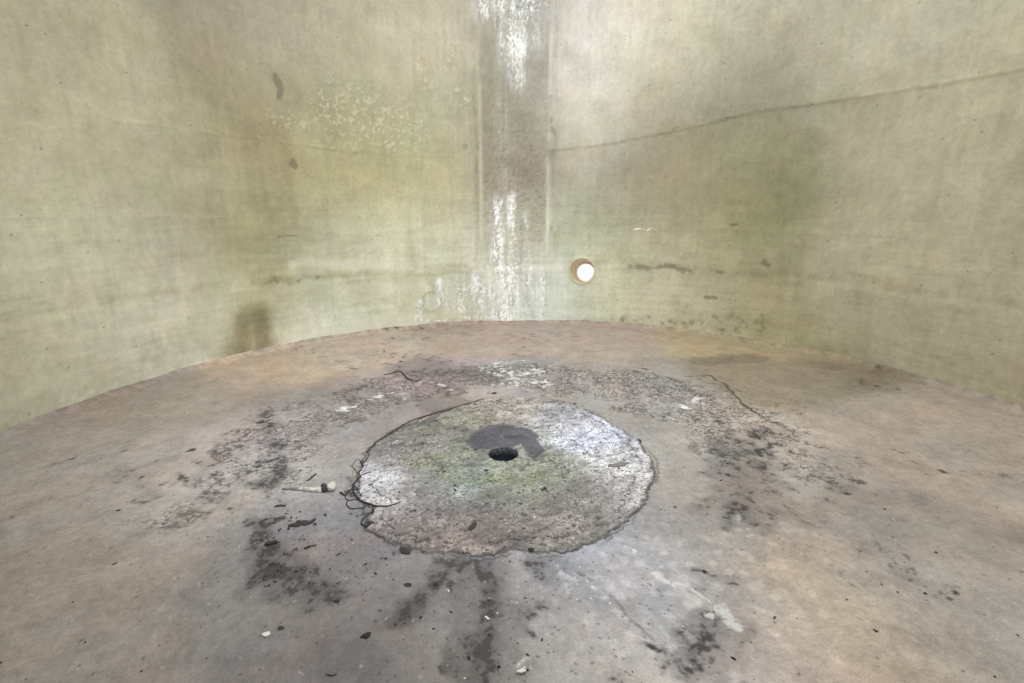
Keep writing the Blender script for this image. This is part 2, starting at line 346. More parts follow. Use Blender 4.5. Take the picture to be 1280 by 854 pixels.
# ------------------------------------------------------------------ concrete patch
PT = [((640, 515), (140, 133, 126)), ((700, 530), (155, 154, 157)), ((740, 545), (174, 176, 187)), ((780, 580), (175, 174, 174)), ((790, 620), (165, 160, 158)), ((740, 620), (117, 114, 110)), ((700, 660), (127, 121, 116)), ((620, 660), (101, 95, 93)), ((540, 650), (105, 100, 100)), ((500, 610), (116, 113, 108)), ((470, 610), (203, 201, 204)), ((510, 570), (118, 114, 111)), ((560, 580), (108, 109, 97)), ((550, 540), (107, 106, 100)), ((640, 600), (126, 128, 114)), ((680, 590), (122, 124, 113)), ((590, 600), (124, 129, 126)), ((580, 520), (136, 132, 120)), ((480, 650), (135, 128, 125)), ((560, 685), (151, 138, 129))]
PT = [(P(*p), c) for p, c in PT]  # patch colours; bluish-white glare at the upper right is painted in
def build_patch():
    NA, NRG = 1700, 360
    th = np.linspace(0, 2*math.pi, NA, endpoint=False)
    ro = outline_rough(th)
    s = np.linspace(0, 1, NRG)**.92
    rr = RH+(ro[None, :]-RH)*s[:, None]; tt = np.broadcast_to(th[None, :], rr.shape)
    X = DX+rr*np.cos(tt); Y = DY+rr*np.sin(tt)
    Z = floor_z(X, Y)+patch_thick(rr, tt)
    Z[-1] = floor_z(X[-1], Y[-1])-.006
    Z[0] -= .004
    c = field(X, Y, PT, .13)
    g1 = fbm(X, Y, 7, 4, 80); g2 = fbm(X, Y, 22, 5, 81); g3 = fbm(X, Y, 60, 3, 82); g4 = fbm(X, Y, 130, 2, 83)
    ang = .45; xr = X*math.cos(ang)+Y*math.sin(ang); yr = -X*math.sin(ang)+Y*math.cos(ang)
    gs = fbm(xr*.35, yr, 34, 4, 84)
    low = sstep(2.75, 2.45, Y)[..., None][..., 0]; c = c*(1+.75*(g1-.5)+.42*(g2-.5)+.28*(gs-.5)+.22*(g4-.5))[..., None]
    lt = sstep(.50, .66, g2+.7*(g3-.5)+.25*(g4-.5)); c = mixc(lt*(.55-.25*low), c, c*1.60)
    dk = sstep(.42, .30, gs+.6*(g3-.5)+.3*(g4-.5)); c = mixc(dk*(.48-.10*low), c, c*.36)
    bl = sstep(.50, .60, fbm(*warp(X, Y, .02, 15, 4), 11, 4, 72)+.2*(g3-.5)); c = mixc(bl*.30, c, c*1.45); bk = sstep(.54, .64, fbm(*warp(X, Y, .02, 15, 4), 9, 4, 73)+.25*(g3-.5)); c = mixc(bk*.38, c, c*.55)
    w1, w2, wid = worley(*warp(xr*.7, yr, .008, 45, 15), 42, 16)
    agg = sstep(.02, .30, w2-w1); c = c*(1+.24*(wid-.5)*agg)[..., None]; c = mixc((1-agg)*sstep(.50, .64, g2+.2*(g3-.5))*.60, c, c*.38)
    p1, p2, pid = worley(*warp(X, Y, .006, 60, 13), 46, 14)
    pit = sstep(.40, .18, p1)*(pid > .70)*sstep(.38, .5, g1); q1, q2, qid = worley(X, Y, 85, 15); pit = np.maximum(pit, sstep(.44, .22, q1)*(qid > .80))
    b1_, b2_, bid = worley(*warp(X, Y, .01, 30, 17), 15, 18); pit = np.maximum(pit, sstep(.20, .12, b1_)*(bid > .80))
    c = mixc(pit*.80, c, (.036, .033, .036)); wsp = sstep(.40, .2, q1)*(qid < .05)*sstep(.5, .6, g2); c = mixc(wsp*.4, c, (.72, .71, .70))
    rl = ridge(X, Y, 13, 5, 85, .022)*sstep(.45, .6, g1); c = mixc(rl*.5, c, c*.4)
    alg = strokes(X, Y, [([(555,595),(600,600),(660,600),(690,592)],.085,.85),([(520,580),(560,572)],.08,.75),([(560,530),(520,545)],.08,.7),([(683,572),(687,552),(660,533),(600,530)],.05,.7),([(470,625),(520,600)],.06,.4)])
    al = sstep(.35, .85, alg+1.0*(g2-.5)+.6*(g1-.5)); ga = fbm(X, Y, 10, 3, 86)[..., None]
    al = al*sstep(.38, .56, g2+.4*(g3-.5)+.12); c = mixc(al*.70, c, c*np.array((.84, .88, .68))*(.72+.5*ga)); 
    teal = strokes(X, Y, [([(590,605),(580,585)],.05,.8),([(640,615),(660,640)],.09,.5),([(600,570),(560,580)],.04,.5)])
    c = mixc(sstep(.3, .7, teal+.6*(g2-.5))*.4, c, c*np.array((.72, .86, .80)))
    wet = strokes(X, Y, [([(598,552),(612,543),(628,540)],.085,1.),([(628,541),(650,544),(660,549)],.080,1.),([(655,549),(666,555),(673,562)],.060,.95),([(678,566),(677,574)],.022,.6),([(600,553),(640,553)],.05,1.)])
    w_ = sstep(.30, .62, wet+.22*(g2-.5)+.12*(g3-.5))
    wc = np.array((.052, .051, .066))*(.60+.80*fbm(X, Y, 12, 3, 87))[..., None]; c = mixc(w_*.90, c, wc)
    w2 = strokes(X, Y, [([(632,547),(650,546),(660,549)],.014,.9),([(597,556),(606,552)],.010,.7)])
    c = mixc(sstep(.4, .8, w2+.5*(g2-.5))*.7, c, (.040, .036, .040))
    st = strokes(X, Y, [([(715,552),(728,566)],.022,.7),([(688,522),(702,530)],.035,.6),([(700,565),(712,590)],.03,.45),([(752,568),(745,560)],.02,.4),([(540,600),(555,590)],.02,.6),([(640,660),(660,650)],.1,.25),([(720,610),(700,625)],.05,.35)])
    c = mixc(sstep(.3, .8, st+.9*(g2-.5))*.5, c, c*.42)
    e = ro[None, :]-rr
    rimn = np.exp(-(e/.012)**2)*sstep(.46, .66, g2+.3*(g3-.5)); rimn = np.maximum(rimn, .9*np.exp(-(e/.007)**2)*sstep(.25, .5, fbm(X, Y, 9, 3, 78))); c = mixc(rimn*.85, c, (.06, .052, .05))
    cr = ridge(np.cos(np.broadcast_to(th[None, :], rr.shape))*1.2+e*9, np.sin(np.broadcast_to(th[None, :], rr.shape))*1.2+e*9, 4.5, 4, 88, .035)*sstep(.16, .03, e)
    c = mixc(cr*.7, c, c*.30)
    inner2 = np.exp(-((e-.075-.10*(g1-.5)-.03*(g2-.5))/.006)**2)*sstep(.44, .54, fbm(X, Y, 5, 3, 89)+.06*np.cos(tt)); c = mixc(inner2*.85, c, c*.22)
    lightrim = np.exp(-((e-.035)/.022)**2)*sstep(.42, .6, g1+.3*(g2-.5))*sstep(-1.2, .9, np.cos(tt-.3)); c = mixc(lightrim*.45, c, c*1.5)
    lip = np.exp(-((rr-RH)/.010)**2); c = mixc(lip*.5*sstep(.3, .5, g2), c, c*.55)
    Z = Z+.007*(g2-.5)*sstep(0, .03, e)*(1-.6*w_)+.004*(gs-.5)-.004*pit-.003*rl+.004*agg*(wid-.3)*sstep(0, .02, e)*(1-w_)-.004*cr
    Z[-1] = floor_z(X[-1], Y[-1])-.006
    me = grid_mesh('concrete_patch', np.stack([X, Y, Z], -1), wrap=True)
    vec_attr(me, 'tint', np.clip(c*KP, .008, .85))
    rough = .70-.28*w_-.12*lt+.0*rr
    vec_attr(me, 'm', np.stack([rough, rough, rough], -1))
    o = link('concrete_patch', me, M_patch)
    tag(o, 'rough round pitted concrete patch around the drain in the middle of the floor', 'concrete patch'); return o
build_patch()

# ------------------------------------------------------------------ small mesh makers
def mesh_from(name, V, Fc, smooth=True):
    me = bpy.data.meshes.new(name); me.from_pydata([tuple(map(float, v)) for v in V], [], Fc)
    if smooth:
        for p in me.polygons: p.use_smooth = True
    me.update(); return me
def tube(pts, rad, seg=8, close=True, jit=0., seed=1):
    rg = np.random.RandomState(seed); pts = np.array(pts, float); n = len(pts)
    rad = np.broadcast_to(np.array(rad, float), (n,)); V = []; Fc = []
    for i in range(n):
        t = pts[min(i+1, n-1)]-pts[max(i-1, 0)]; t = t/(np.linalg.norm(t)+1e-9)
        up = np.array((0, 0, 1.)) if abs(t[2]) < .9 else np.array((1., 0, 0))
        a = np.cross(t, up); a /= np.linalg.norm(a); b = np.cross(a, t)
        for k in range(seg):
            w = 2*math.pi*k/seg; r = rad[i]*(1+jit*(rg.rand()-.5))
            V.append(pts[i]+r*(math.cos(w)*a+math.sin(w)*b))
    for i in range(n-1):
        for k in range(seg):
            Fc.append((i*seg+k, i*seg+(k+1) % seg, (i+1)*seg+(k+1) % seg, (i+1)*seg+k))
    if close:
        Fc.append(tuple(range(seg))[::-1]); Fc.append(tuple((n-1)*seg+k for k in range(seg)))
    return V, Fc
def smooth_path(pts, k=4):
    pts = [np.array(p, float) for p in pts]; o = []
    for i in range(len(pts)-1):
        p0, p1, p2, p3 = pts[max(i-1, 0)], pts[i], pts[i+1], pts[min(i+2, len(pts)-1)]
        for j in range(k):
            t = j/k; o.append(.5*((2*p1)+(-p0+p2)*t+(2*p0-5*p1+4*p2-p3)*t*t+(-p0+3*p1-3*p2+p3)*t**3))
    o.append(pts[-1]); return o
def lump(seed, sub=2, rough=.35, flat=.6):
    import bmesh
    bm = bmesh.new(); bmesh.ops.create_icosphere(bm, subdivisions=sub, radius=1)
    rg = random.Random(seed); ax = [(rg.uniform(-3, 3), rg.uniform(-3, 3), rg.uniform(-3, 3), rg.random()*6) for _ in range(7)]
    for v in bm.verts:
        d = sum(math.sin(v.co.x*a+v.co.y*b+v.co.z*c+p) for a, b, c, p in ax)/7
        v.co *= 1+rough*d*1.8+rg.uniform(-.1, .1)*rough
        v.co.z *= flat
    me = bpy.data.meshes.new('lump'); bm.to_mesh(me); bm.free(); return me
def chip(seed, n=9, thick=.12, curl=.25, asp=.5):
    """thin broken flake, unit length"""
    rg = random.Random(seed); top = []
    for k in range(n):
        w = 2*math.pi*k/n; r = rg.uniform(.65, 1.1); top.append((math.cos(w)*r, math.sin(w)*r*asp))
    V = [(0, 0, thick+.02)]; Fc = []
    for x, y in top: V.append((x*.9, y*.9, thick+curl*(x*x)*.6+rg.uniform(-.03, .03)))
    for x, y in top: V.append((x, y, curl*(x*x)*.6))
    for k in range(n):
        a, b = 1+k, 1+(k+1) % n
        Fc += [(0, a, b), (a, a+n, b+n, b)]
    Fc.append(tuple(range(n+1, 2*n+1))[::-1])
    return mesh_from('flake', V, Fc, False)
def on_ground(px, py): x, y = P(px, py); return x, y, ground_z(x, y)

# ------------------------------------------------------------------ floor drain
def build_drain():
    root = bpy.data.objects.new('floor_drain', None); col.objects.link(root); root.location = (DX, DY, 0)
    tag(root, 'round open drain hole in the centre of the concrete patch', 'drain')
    n = 96; zs = [.0, -.004, -.012, -.03, -.06, -.10, -.16, -.25, -.34]
    V = np.zeros((len(zs), n, 3))
    for i, z in enumerate(zs):
        th = np.linspace(0, 2*math.pi, n, endpoint=False)
        r = RH+.0015+.0025*(vnoise(th*8, th*0+z*60, 3)-.5)*(i > 0)
        r = r+.004*max(0, 1-i)
        V[i, :, 0] = r*np.cos(th); V[i, :, 1] = r*np.sin(th); V[i, :, 2] = z+.006
    me = grid_mesh('pipe_wall', V, wrap=True, flip=False); link('pipe_wall', me, M_pipe, root)
    B = [(.095*math.cos(2*math.pi*k/48), .095*math.sin(2*math.pi*k/48), -.325) for k in range(48)]
    link('drain_bottom', mesh_from('drain_bottom', B, [tuple(range(48))]), M_black, root)  # black disc stands in for the darkness down the pipe
build_drain()

# ================================================================== WALL
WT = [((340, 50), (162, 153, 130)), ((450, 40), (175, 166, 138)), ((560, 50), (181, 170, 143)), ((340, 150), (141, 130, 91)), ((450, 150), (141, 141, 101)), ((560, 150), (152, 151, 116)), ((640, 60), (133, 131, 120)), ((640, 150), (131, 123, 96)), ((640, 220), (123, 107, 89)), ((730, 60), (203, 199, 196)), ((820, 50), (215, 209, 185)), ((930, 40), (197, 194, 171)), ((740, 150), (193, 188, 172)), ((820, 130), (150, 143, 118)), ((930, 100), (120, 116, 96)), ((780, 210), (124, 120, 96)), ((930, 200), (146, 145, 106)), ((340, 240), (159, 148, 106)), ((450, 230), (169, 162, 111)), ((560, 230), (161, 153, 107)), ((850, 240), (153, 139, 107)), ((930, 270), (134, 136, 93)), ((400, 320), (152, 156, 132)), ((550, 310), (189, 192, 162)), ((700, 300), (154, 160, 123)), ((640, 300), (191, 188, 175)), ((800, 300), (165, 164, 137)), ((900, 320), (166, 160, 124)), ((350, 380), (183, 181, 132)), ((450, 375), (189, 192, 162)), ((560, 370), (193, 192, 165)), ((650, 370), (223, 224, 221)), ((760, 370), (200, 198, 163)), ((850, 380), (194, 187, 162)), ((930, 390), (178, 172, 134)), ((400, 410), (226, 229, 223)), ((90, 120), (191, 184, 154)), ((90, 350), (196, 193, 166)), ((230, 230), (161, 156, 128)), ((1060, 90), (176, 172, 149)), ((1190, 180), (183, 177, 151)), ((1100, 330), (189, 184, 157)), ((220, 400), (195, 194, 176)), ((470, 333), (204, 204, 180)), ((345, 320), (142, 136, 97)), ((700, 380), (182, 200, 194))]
WT = [(W(*p), c) for p, c in WT]  # wall colours, with upper right glow and light falloff painted into them
WX = lambda L: [W(x, y) for x, y in L]
S0, S1 = W(601, 200)[0], W(686, 200)[0]         # the vertical joint strip
HOLE = W(727.5, 338.5); HR = .5*(W(743.5, 338)[0]-W(711.5, 338)[0])*.97
seamL = WX([(322,172),(350,178),(400,184),(450,189),(500,193),(545,196),(598,197)])
seamR = WX([(688,188),(760,180),(820,168),(880,155),(920,146),(958,138)])
_sx = np.array([p[0] for p in seamL+seamR]); _sz = np.array([p[1] for p in seamL+seamR])
def seam_z(s): return np.interp(s, _sx, _sz)+.03*(fbm(s, s*0, 2.5, 4, 77)-.5)
lowb = WX([(322,354),(400,347),(500,340),(600,334),(780,331),(860,338),(958,345)])
_lx = np.array([p[0] for p in lowb]); _lz = np.array([p[1] for p in lowb])

def build_wall():
    half = math.pi*R
    s1 = np.linspace(-.56*half, .56*half, 1500); back = np.linspace(.56*half, 2*half-.56*half, 160)[1:-1]
    s = np.concatenate([s1, back])
    z = np.linspace(-.05, WH, 560)
    S, Z = np.meshgrid(s, z)
    Sw = (S+half) % (2*half)-half
    # relief (inward positive)
    d = .012*(fbm(Sw, Z, .9, 3, 21)-.5)+.004*(fbm(Sw, Z, 6, 4, 22)-.5)
    ew = .05*(fbm(Sw*.6, Z, 2.2, 4, 64)-.5)+.03*(fbm(Sw, Z, 12, 3, 65)-.5)
    strip = sstep(S0-.022, S0+.030, Sw+ew)*sstep(S1+.022, S1-.030, Sw+ew)
    d += .004*strip+.004*strip*(fbm(Sw*1.5, Z, 30, 3, 23)-.4)
    d += .003*np.exp(-((Sw-S1)/.018)**2)+.002*np.exp(-((Sw-S0+.06)/.03)**2)
    d += .003*sstep(S0-.16, S0-.14, Sw)*sstep(S1+.16, S1+.14, Sw)
    sz = seam_z(Sw); up = Z-sz
    d += .009*sstep(-.022, .022, up)*np.exp(-np.clip(up, 0, 9)/.25)*np.where(Sw > 0, .62, .22)*(1-strip)*sstep(.2, .6, fbm(Sw, Z, 2.5, 3, 27)+.1)
    lz = np.interp(Sw, _lx, _lz)+.02*(fbm(Sw, Sw*0, 3, 2, 5)-.5)
    d += .008*sstep(.02, -.06, Z-lz)*(Z > .05)
    # lumpy hand-laid joint at the foot
    foot = np.exp(-np.clip(Z-.12, 0, 9)/.12)
    d += foot*.030*(fbm(Sw, Z, 5, 4, 24)-.35)
    # blanked old port
    bp = W(539, 376); rb = .5*(W(551, 376)[0]-W(527, 376)[0])
    rad = np.hypot(Sw-bp[0], Z-bp[1])
    d += .004*np.exp(-((rad-rb)/.022)**2)-.005*sstep(rb, rb*.8, rad)
    hr = np.hypot(Sw-HOLE[0], Z-HOLE[1])
    d *= sstep(HR, HR+.10, hr)
    d += .008*np.exp(-((hr-HR)/.03)**2)
    # snap grid to the nozzle opening
    ds = s1[1]-s1[0]
    snap = (hr > HR-ds*.55) & (hr < HR+ds*.75)
    k = np.where(snap, HR/np.maximum(hr, 1e-6), 1)
    Sg = np.where(snap, HOLE[0]+(Sw-HOLE[0])*k, Sw); Zg = np.where(snap, HOLE[1]+(Z-HOLE[1])*k, Z)
    inside = (hr <= HR-ds*.55).reshape(-1)
    rr = R-d
    V = np.stack([CC[0]+rr*np.sin(Sg/R), CC[1]+rr*np.cos(Sg/R), Zg], -1)
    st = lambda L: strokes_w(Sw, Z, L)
    dark = st([([(342,95),(348,108),(350,122)],.035,.85),([(363,203),(368,208)],.03,.9),([(350,296),(371,294)],.007,1.1),([(470,295),(480,297)],.010,.7),([(575,184),(592,178)],.05,.55),([(584,170),(592,190)],.03,.5),
        ([(592,120),(596,230)],.02,.45),([(615,190),(640,210),(660,235)],.14,.48),([(660,150),(665,200)],.1,.42),([(612,100),(620,250)],.06,.38),([(690,120),(692,260)],.035,.40),([(690,200),(695,290)],.04,.38),
        ([(785,333),(830,335),(862,338)],.035,.85),([(862,338),(958,345)],.04,.5),([(880,373),(897,376)],.022,.8),([(955,325),(960,330)],.04,.9),([(322,353),(400,346)],.035,.42),([(400,346),(560,340)],.03,.30),
        ([(690,280),(688,285)],.03,.5),([(910,250),(925,252)],.03,.4),([(915,280),(925,281)],.015,.6),([(780,172),(958,140)],.02,.40),([(350,181),(450,190)],.015,.35),
        ([(780,400),(860,405),(958,420)],.08,.50),([(850,395),(950,400)],.15,.42),([(700,400),(760,404)],.02,.5),([(700,360),(720,355),(740,362)],.03,.28),([(900,148),(917,148)],.012,.8),([(545,470),(545,470)],.01,0),
        ([(322,110),(325,115)],.02,.5),([(340,175),(350,178)],.012,.6),([(360,60),(365,90)],.04,.25)])
    soft = st([([(324,390),(326,432)],.13,1.),([(320,400),(300,440)],.2,.9),([(605,120),(612,230)],.10,.20),([(640,200),(660,230)],.13,.35),([(430,30),(455,40)],.07,.22),([(900,240),(930,250)],.15,.18),
        ([(900,345),(960,350)],.07,.25),([(520,378),(552,376)],.05,.18)])
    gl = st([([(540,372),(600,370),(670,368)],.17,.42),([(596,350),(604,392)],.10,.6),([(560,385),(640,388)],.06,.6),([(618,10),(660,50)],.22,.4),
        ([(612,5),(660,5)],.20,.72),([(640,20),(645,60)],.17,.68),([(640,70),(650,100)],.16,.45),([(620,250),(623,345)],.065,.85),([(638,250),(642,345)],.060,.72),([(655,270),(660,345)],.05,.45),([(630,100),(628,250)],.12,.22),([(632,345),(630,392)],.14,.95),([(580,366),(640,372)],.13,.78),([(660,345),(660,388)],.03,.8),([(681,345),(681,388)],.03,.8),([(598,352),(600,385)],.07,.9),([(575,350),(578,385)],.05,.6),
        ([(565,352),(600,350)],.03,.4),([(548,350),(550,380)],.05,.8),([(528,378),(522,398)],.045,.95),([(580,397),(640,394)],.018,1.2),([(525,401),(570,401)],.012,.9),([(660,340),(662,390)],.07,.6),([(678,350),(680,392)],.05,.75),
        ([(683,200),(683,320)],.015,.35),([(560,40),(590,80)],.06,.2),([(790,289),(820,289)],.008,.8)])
    dim = st([([(420,135),(500,160)],.28,.9),([(560,55),(565,80)],.08,.9),([(575,120),(580,130)],.07,.9),([(525,80),(535,100)],.10,.7),([(350,150),(380,155)],.12,.6),([(400,70),(415,75)],.08,.4)])
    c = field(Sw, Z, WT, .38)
    g1 = fbm(Sw, Z, 1.9, 5, 90); g2 = fbm(Sw, Z, 7, 5, 91); g3 = fbm(Sw, Z, 30, 3, 92); g4 = fbm(Sw, Z, 14, 5, 93); g5 = fbm(Sw, Z, 62, 2, 94)
    vs = fbm(Sw*9, Z*.8, 3, 5, 95); hs = fbm(Sw*.8, Z*9, 3, 5, 96)
    nearstrip = np.exp(-((Sw-.5*(S0+S1))/.45)**2)
    c = c*(1+.14*(g1-.5)+.24*(g2-.5)+.20*(g3-.5)+.14*(g5-.5)+(.14+.40*nearstrip)*(vs-.5)+.22*(hs-.5)*sstep(2.4, .9, Z))[..., None]
    c = mixc(sstep(.48, .66, fbm(Sw, Z, 2.6, 4, 97))*.34, c, c*np.array((1.03, .92, .86)))
    c = mixc(sstep(.50, .66, fbm(Sw, Z, 3.1, 4, 98))*.34, c, c*np.array((.90, .95, .82)))
    c = mixc(sstep(.52, .64, fbm(*warp(Sw, Z, .06, 7, 8), 5, 3, 99))*.35, c, c*1.14)
    # square-edged traces of overlapping glass mats
    bx = np.floor((Sw+.15*(fbm(Sw, Z, .8, 2, 33)))/.62); bz = np.floor((Z+.3*_T[(bx.astype(int)*7) & 255, 5])/.85)
    c = c*(1+.085*(_T[(bx.astype(int)*31) & 255, (bz.astype(int)*17) & 255]-.5))[..., None]
    # runs and streaks on the joint
    stripc = strip*sstep(.35, .65, vs*.6+g4*.5)
    c = mixc(strip*(.08+.46*sstep(.35, .65, fbm(Sw*2.5, Z*.8, 2.5, 4, 58)))*sstep(.6, 1.6, Z), c, c*np.array((.74, .72, .70)))
    c = mixc(stripc*.5*sstep(.6, 1.5, Z), c, c*np.array((.72, .68, .60)))
    edge = np.exp(-((Sw-S1)/.020)**2)+.6*np.exp(-((Sw-S0)/.022)**2); c = mixc(edge*.38*sstep(.35, .6, fbm(Sw*3, Z, 3, 3, 34)), c, (.60, .59, .50))
    edg2 = np.exp(-((Sw-S1-.075)/.030)**2)+.9*np.exp(-((Sw-S0+.06)/.030)**2); c = mixc(edg2*.42*sstep(.42, .62, fbm(Sw*3, Z, 4, 4, 35)), c, c*np.array((.62, .58, .46)))
    # laminate steps: light lip and the shadow under it painted into the colour
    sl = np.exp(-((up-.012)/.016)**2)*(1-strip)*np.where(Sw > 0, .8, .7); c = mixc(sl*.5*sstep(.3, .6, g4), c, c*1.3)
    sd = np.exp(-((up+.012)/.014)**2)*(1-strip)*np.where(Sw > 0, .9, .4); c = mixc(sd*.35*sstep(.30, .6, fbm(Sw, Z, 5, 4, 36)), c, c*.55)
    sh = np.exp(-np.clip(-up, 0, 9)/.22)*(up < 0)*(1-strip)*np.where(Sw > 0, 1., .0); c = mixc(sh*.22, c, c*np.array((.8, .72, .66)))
    # horizontal scrapes
    hl = ridge(Sw*.06, Z, 9, 3, 37, .012)*sstep(.50, .62, fbm(Sw, Z, 2.5, 3, 38)); c = mixc(hl*.30*sstep(2.6, 1.4, Z), c, c*.6)
    # dirt, brown panel at the left, and painted shade under the seam
    c = mixc(np.clip(soft, 0, 1)*.75*sstep(.1, .5, soft+.6*(g2-.5)), c, c*np.array((.62, .55, .42)))
    hard = sstep(.40, .85, dark+1.0*(g4-.5)+.6*(g3-.5))*sstep(.03, .2, dark)
    c = mixc(sstep(.1, .8, dark)*.22, c, c*.7)
    c = mixc(hard*.62, c, (.125, .100, .055))
    auto = sstep(.60, .72, fbm(Sw, Z, 5, 5, 39)+.15*(g3-.5)); c = mixc(auto*.22, c, c*np.array((.72, .66, .50)))
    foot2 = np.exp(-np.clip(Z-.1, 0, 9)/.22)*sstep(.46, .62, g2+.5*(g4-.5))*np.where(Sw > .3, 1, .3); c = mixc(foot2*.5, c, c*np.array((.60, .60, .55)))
    dr = sstep(.56, .68, fbm(Sw*7, Z*.9, 1.6, 4, 74))*sstep(.45, .6, fbm(Sw, Z, 1.4, 3, 75)); c = mixc(dr*.22, c, c*np.array((.74, .68, .55)))
    scr = ridge(Sw, Z*.25, 9, 4, 76, .010)*sstep(.5, .6, fbm(Sw, Z, 3, 3, 77)); c = mixc(scr*.25, c, c*1.35)
    bandd = np.exp(-((Z-lz-.02)/.05)**2)*sstep(.42, .6, fbm(Sw*2.5, Z, 2, 4, 79)); c = mixc(bandd*.42, c, c*np.array((.74, .68, .54)))
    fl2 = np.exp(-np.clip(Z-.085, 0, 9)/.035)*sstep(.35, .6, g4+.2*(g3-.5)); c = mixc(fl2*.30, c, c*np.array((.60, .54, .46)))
    lb = st([([(370,330),(420,328),(470,334),(560,326)],.055,.8),([(365,424),(400,416),(440,408),(500,401),(540,398)],.060,1.),([(420,366),(480,360),(540,356)],.045,.5),([(694,330),(700,392)],.13,.7),([(720,392),(800,394)],.05,.4),([(690,240),(688,330)],.05,.4),([(745,300),(752,330)],.07,.35)])
    c = mixc(sstep(.1, .9, lb+.6*(g2-.5)+.3*(g4-.5))*.36, c, (.64, .64, .54))
    db = st([([(322,353),(360,350),(420,346),(500,343),(590,338)],.045,.75),([(350,372),(352,402)],.09,.5),([(425,385),(480,378)],.05,.45),([(780,336),(860,340),(958,346)],.07,.6),([(880,360),(950,368)],.10,.4),([(700,272),(760,262),(860,270)],.10,.35)])
    c = mixc(sstep(.1, .9, db+.5*(g2-.5)+.3*(g4-.5))*.45, c, c*np.array((.58, .54, .42)))
    pn = st([([(324,392),(327,440)],.10,.95),([(304,398),(300,450)],.16,.8)]); c = mixc(sstep(.15, .95, pn+.3*(g2-.5))*.62, c, c*np.array((.46, .38, .24)))
    # salts and crust flecks, with glare on the strip painted in; dimples
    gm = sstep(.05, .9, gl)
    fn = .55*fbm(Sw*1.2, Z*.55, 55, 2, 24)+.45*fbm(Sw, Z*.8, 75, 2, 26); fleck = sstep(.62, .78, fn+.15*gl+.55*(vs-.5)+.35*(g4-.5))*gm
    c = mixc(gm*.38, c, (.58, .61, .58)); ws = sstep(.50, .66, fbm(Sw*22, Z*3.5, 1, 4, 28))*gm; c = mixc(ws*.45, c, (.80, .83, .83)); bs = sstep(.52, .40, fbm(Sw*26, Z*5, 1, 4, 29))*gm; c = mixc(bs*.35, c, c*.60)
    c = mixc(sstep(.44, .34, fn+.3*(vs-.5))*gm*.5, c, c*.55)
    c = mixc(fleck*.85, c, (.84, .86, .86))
    dm = sstep(.1, .8, dim); dn = fbm(*warp(Sw, Z, .012, 25, 18), 34, 3, 19); dn2 = fbm(*warp(Sw-.006, Z+.010, .012, 25, 18), 34, 3, 19)  # dimples drawn in colour: light spots with an offset painted shadow
    c = mixc(sstep(.56, .70, dn)*dm*.32, c, (.66, .63, .45)); c = mixc(sstep(.56, .70, dn2)*(dn < .60)*dm*.35, c, c*.62)
    v1, v2, vid = worley(Sw, Z, 14, 20); c = mixc(sstep(.16*(vid-.9)/.1, .03, v1)*(vid > .965)*.8, c, (.07, .055, .03))
    portd = np.exp(-((rad-rb)/.02)**2); c = mixc(portd*.30*sstep(.4, .6, g4+.2), c, c*.7)
    # dirty mark under the nozzle and its ring
    nz = np.exp(-((hr-HR*1.12)/.05)**2)*sstep(.4, .6, g4); c = mixc(nz*.35, c, c*np.array((.8, .74, .66)))
    nm = np.exp(-(((Sw-HOLE[0]+.02)/.13)**2+((Z-HOLE[1]+.30)/.13)**2)); c = mixc(nm*.35, c, c*np.array((.80, .76, .72)))
    d2 = .004*(g3-.5)*(strip+.15)+.003*fleck
    rr = R-d-d2*(hr > HR+.02)
    V = np.stack([CC[0]+rr*np.sin(Sg/R), CC[1]+rr*np.cos(Sg/R), Zg], -1)
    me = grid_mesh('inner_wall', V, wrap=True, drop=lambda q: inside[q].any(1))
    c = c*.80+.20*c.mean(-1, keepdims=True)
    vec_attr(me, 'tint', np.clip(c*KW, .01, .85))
    rough = .50+.25*(g1-.5)-.15*gm; vec_attr(me, 'm', np.stack([rough, rough, rough], -1))
    root = bpy.data.objects.new('tank_wall', None); col.objects.link(root); root.location = (CC[0], CC[1], 0)
    tag(root, 'curved cream and olive stained inside wall of a round storage tank', 'tank wall')
    o = link('inner_wall', me, M_wall, root); o.location = (-CC[0], -CC[1], 0)
    # outer shell and rim, so the wall has a thickness
    n = 192; th = np.linspace(0, 2*math.pi, n, endpoint=False); Vo = np.zeros((3, n, 3))
    for i, (r, zz) in enumerate([(R-.012, WH), (R+.02, WH+.01), (R+.03, WH)]):
        Vo[i, :, 0] = r*np.sin(th); Vo[i, :, 1] = r*np.cos(th); Vo[i, :, 2] = zz
    link('rim', grid_mesh('rim', Vo, wrap=True), M_outer, root)
    return root
def strokes_w(X, Y, L):
    o = np.zeros(X.shape); X, Y = warped(X, Y, .045, 5, .014, 22)
    for pts, w, s in L:
        if s > 0: o = np.maximum(o, s*stroke_mask(X, Y, WX(pts), w))
    return o
wall = build_wall()

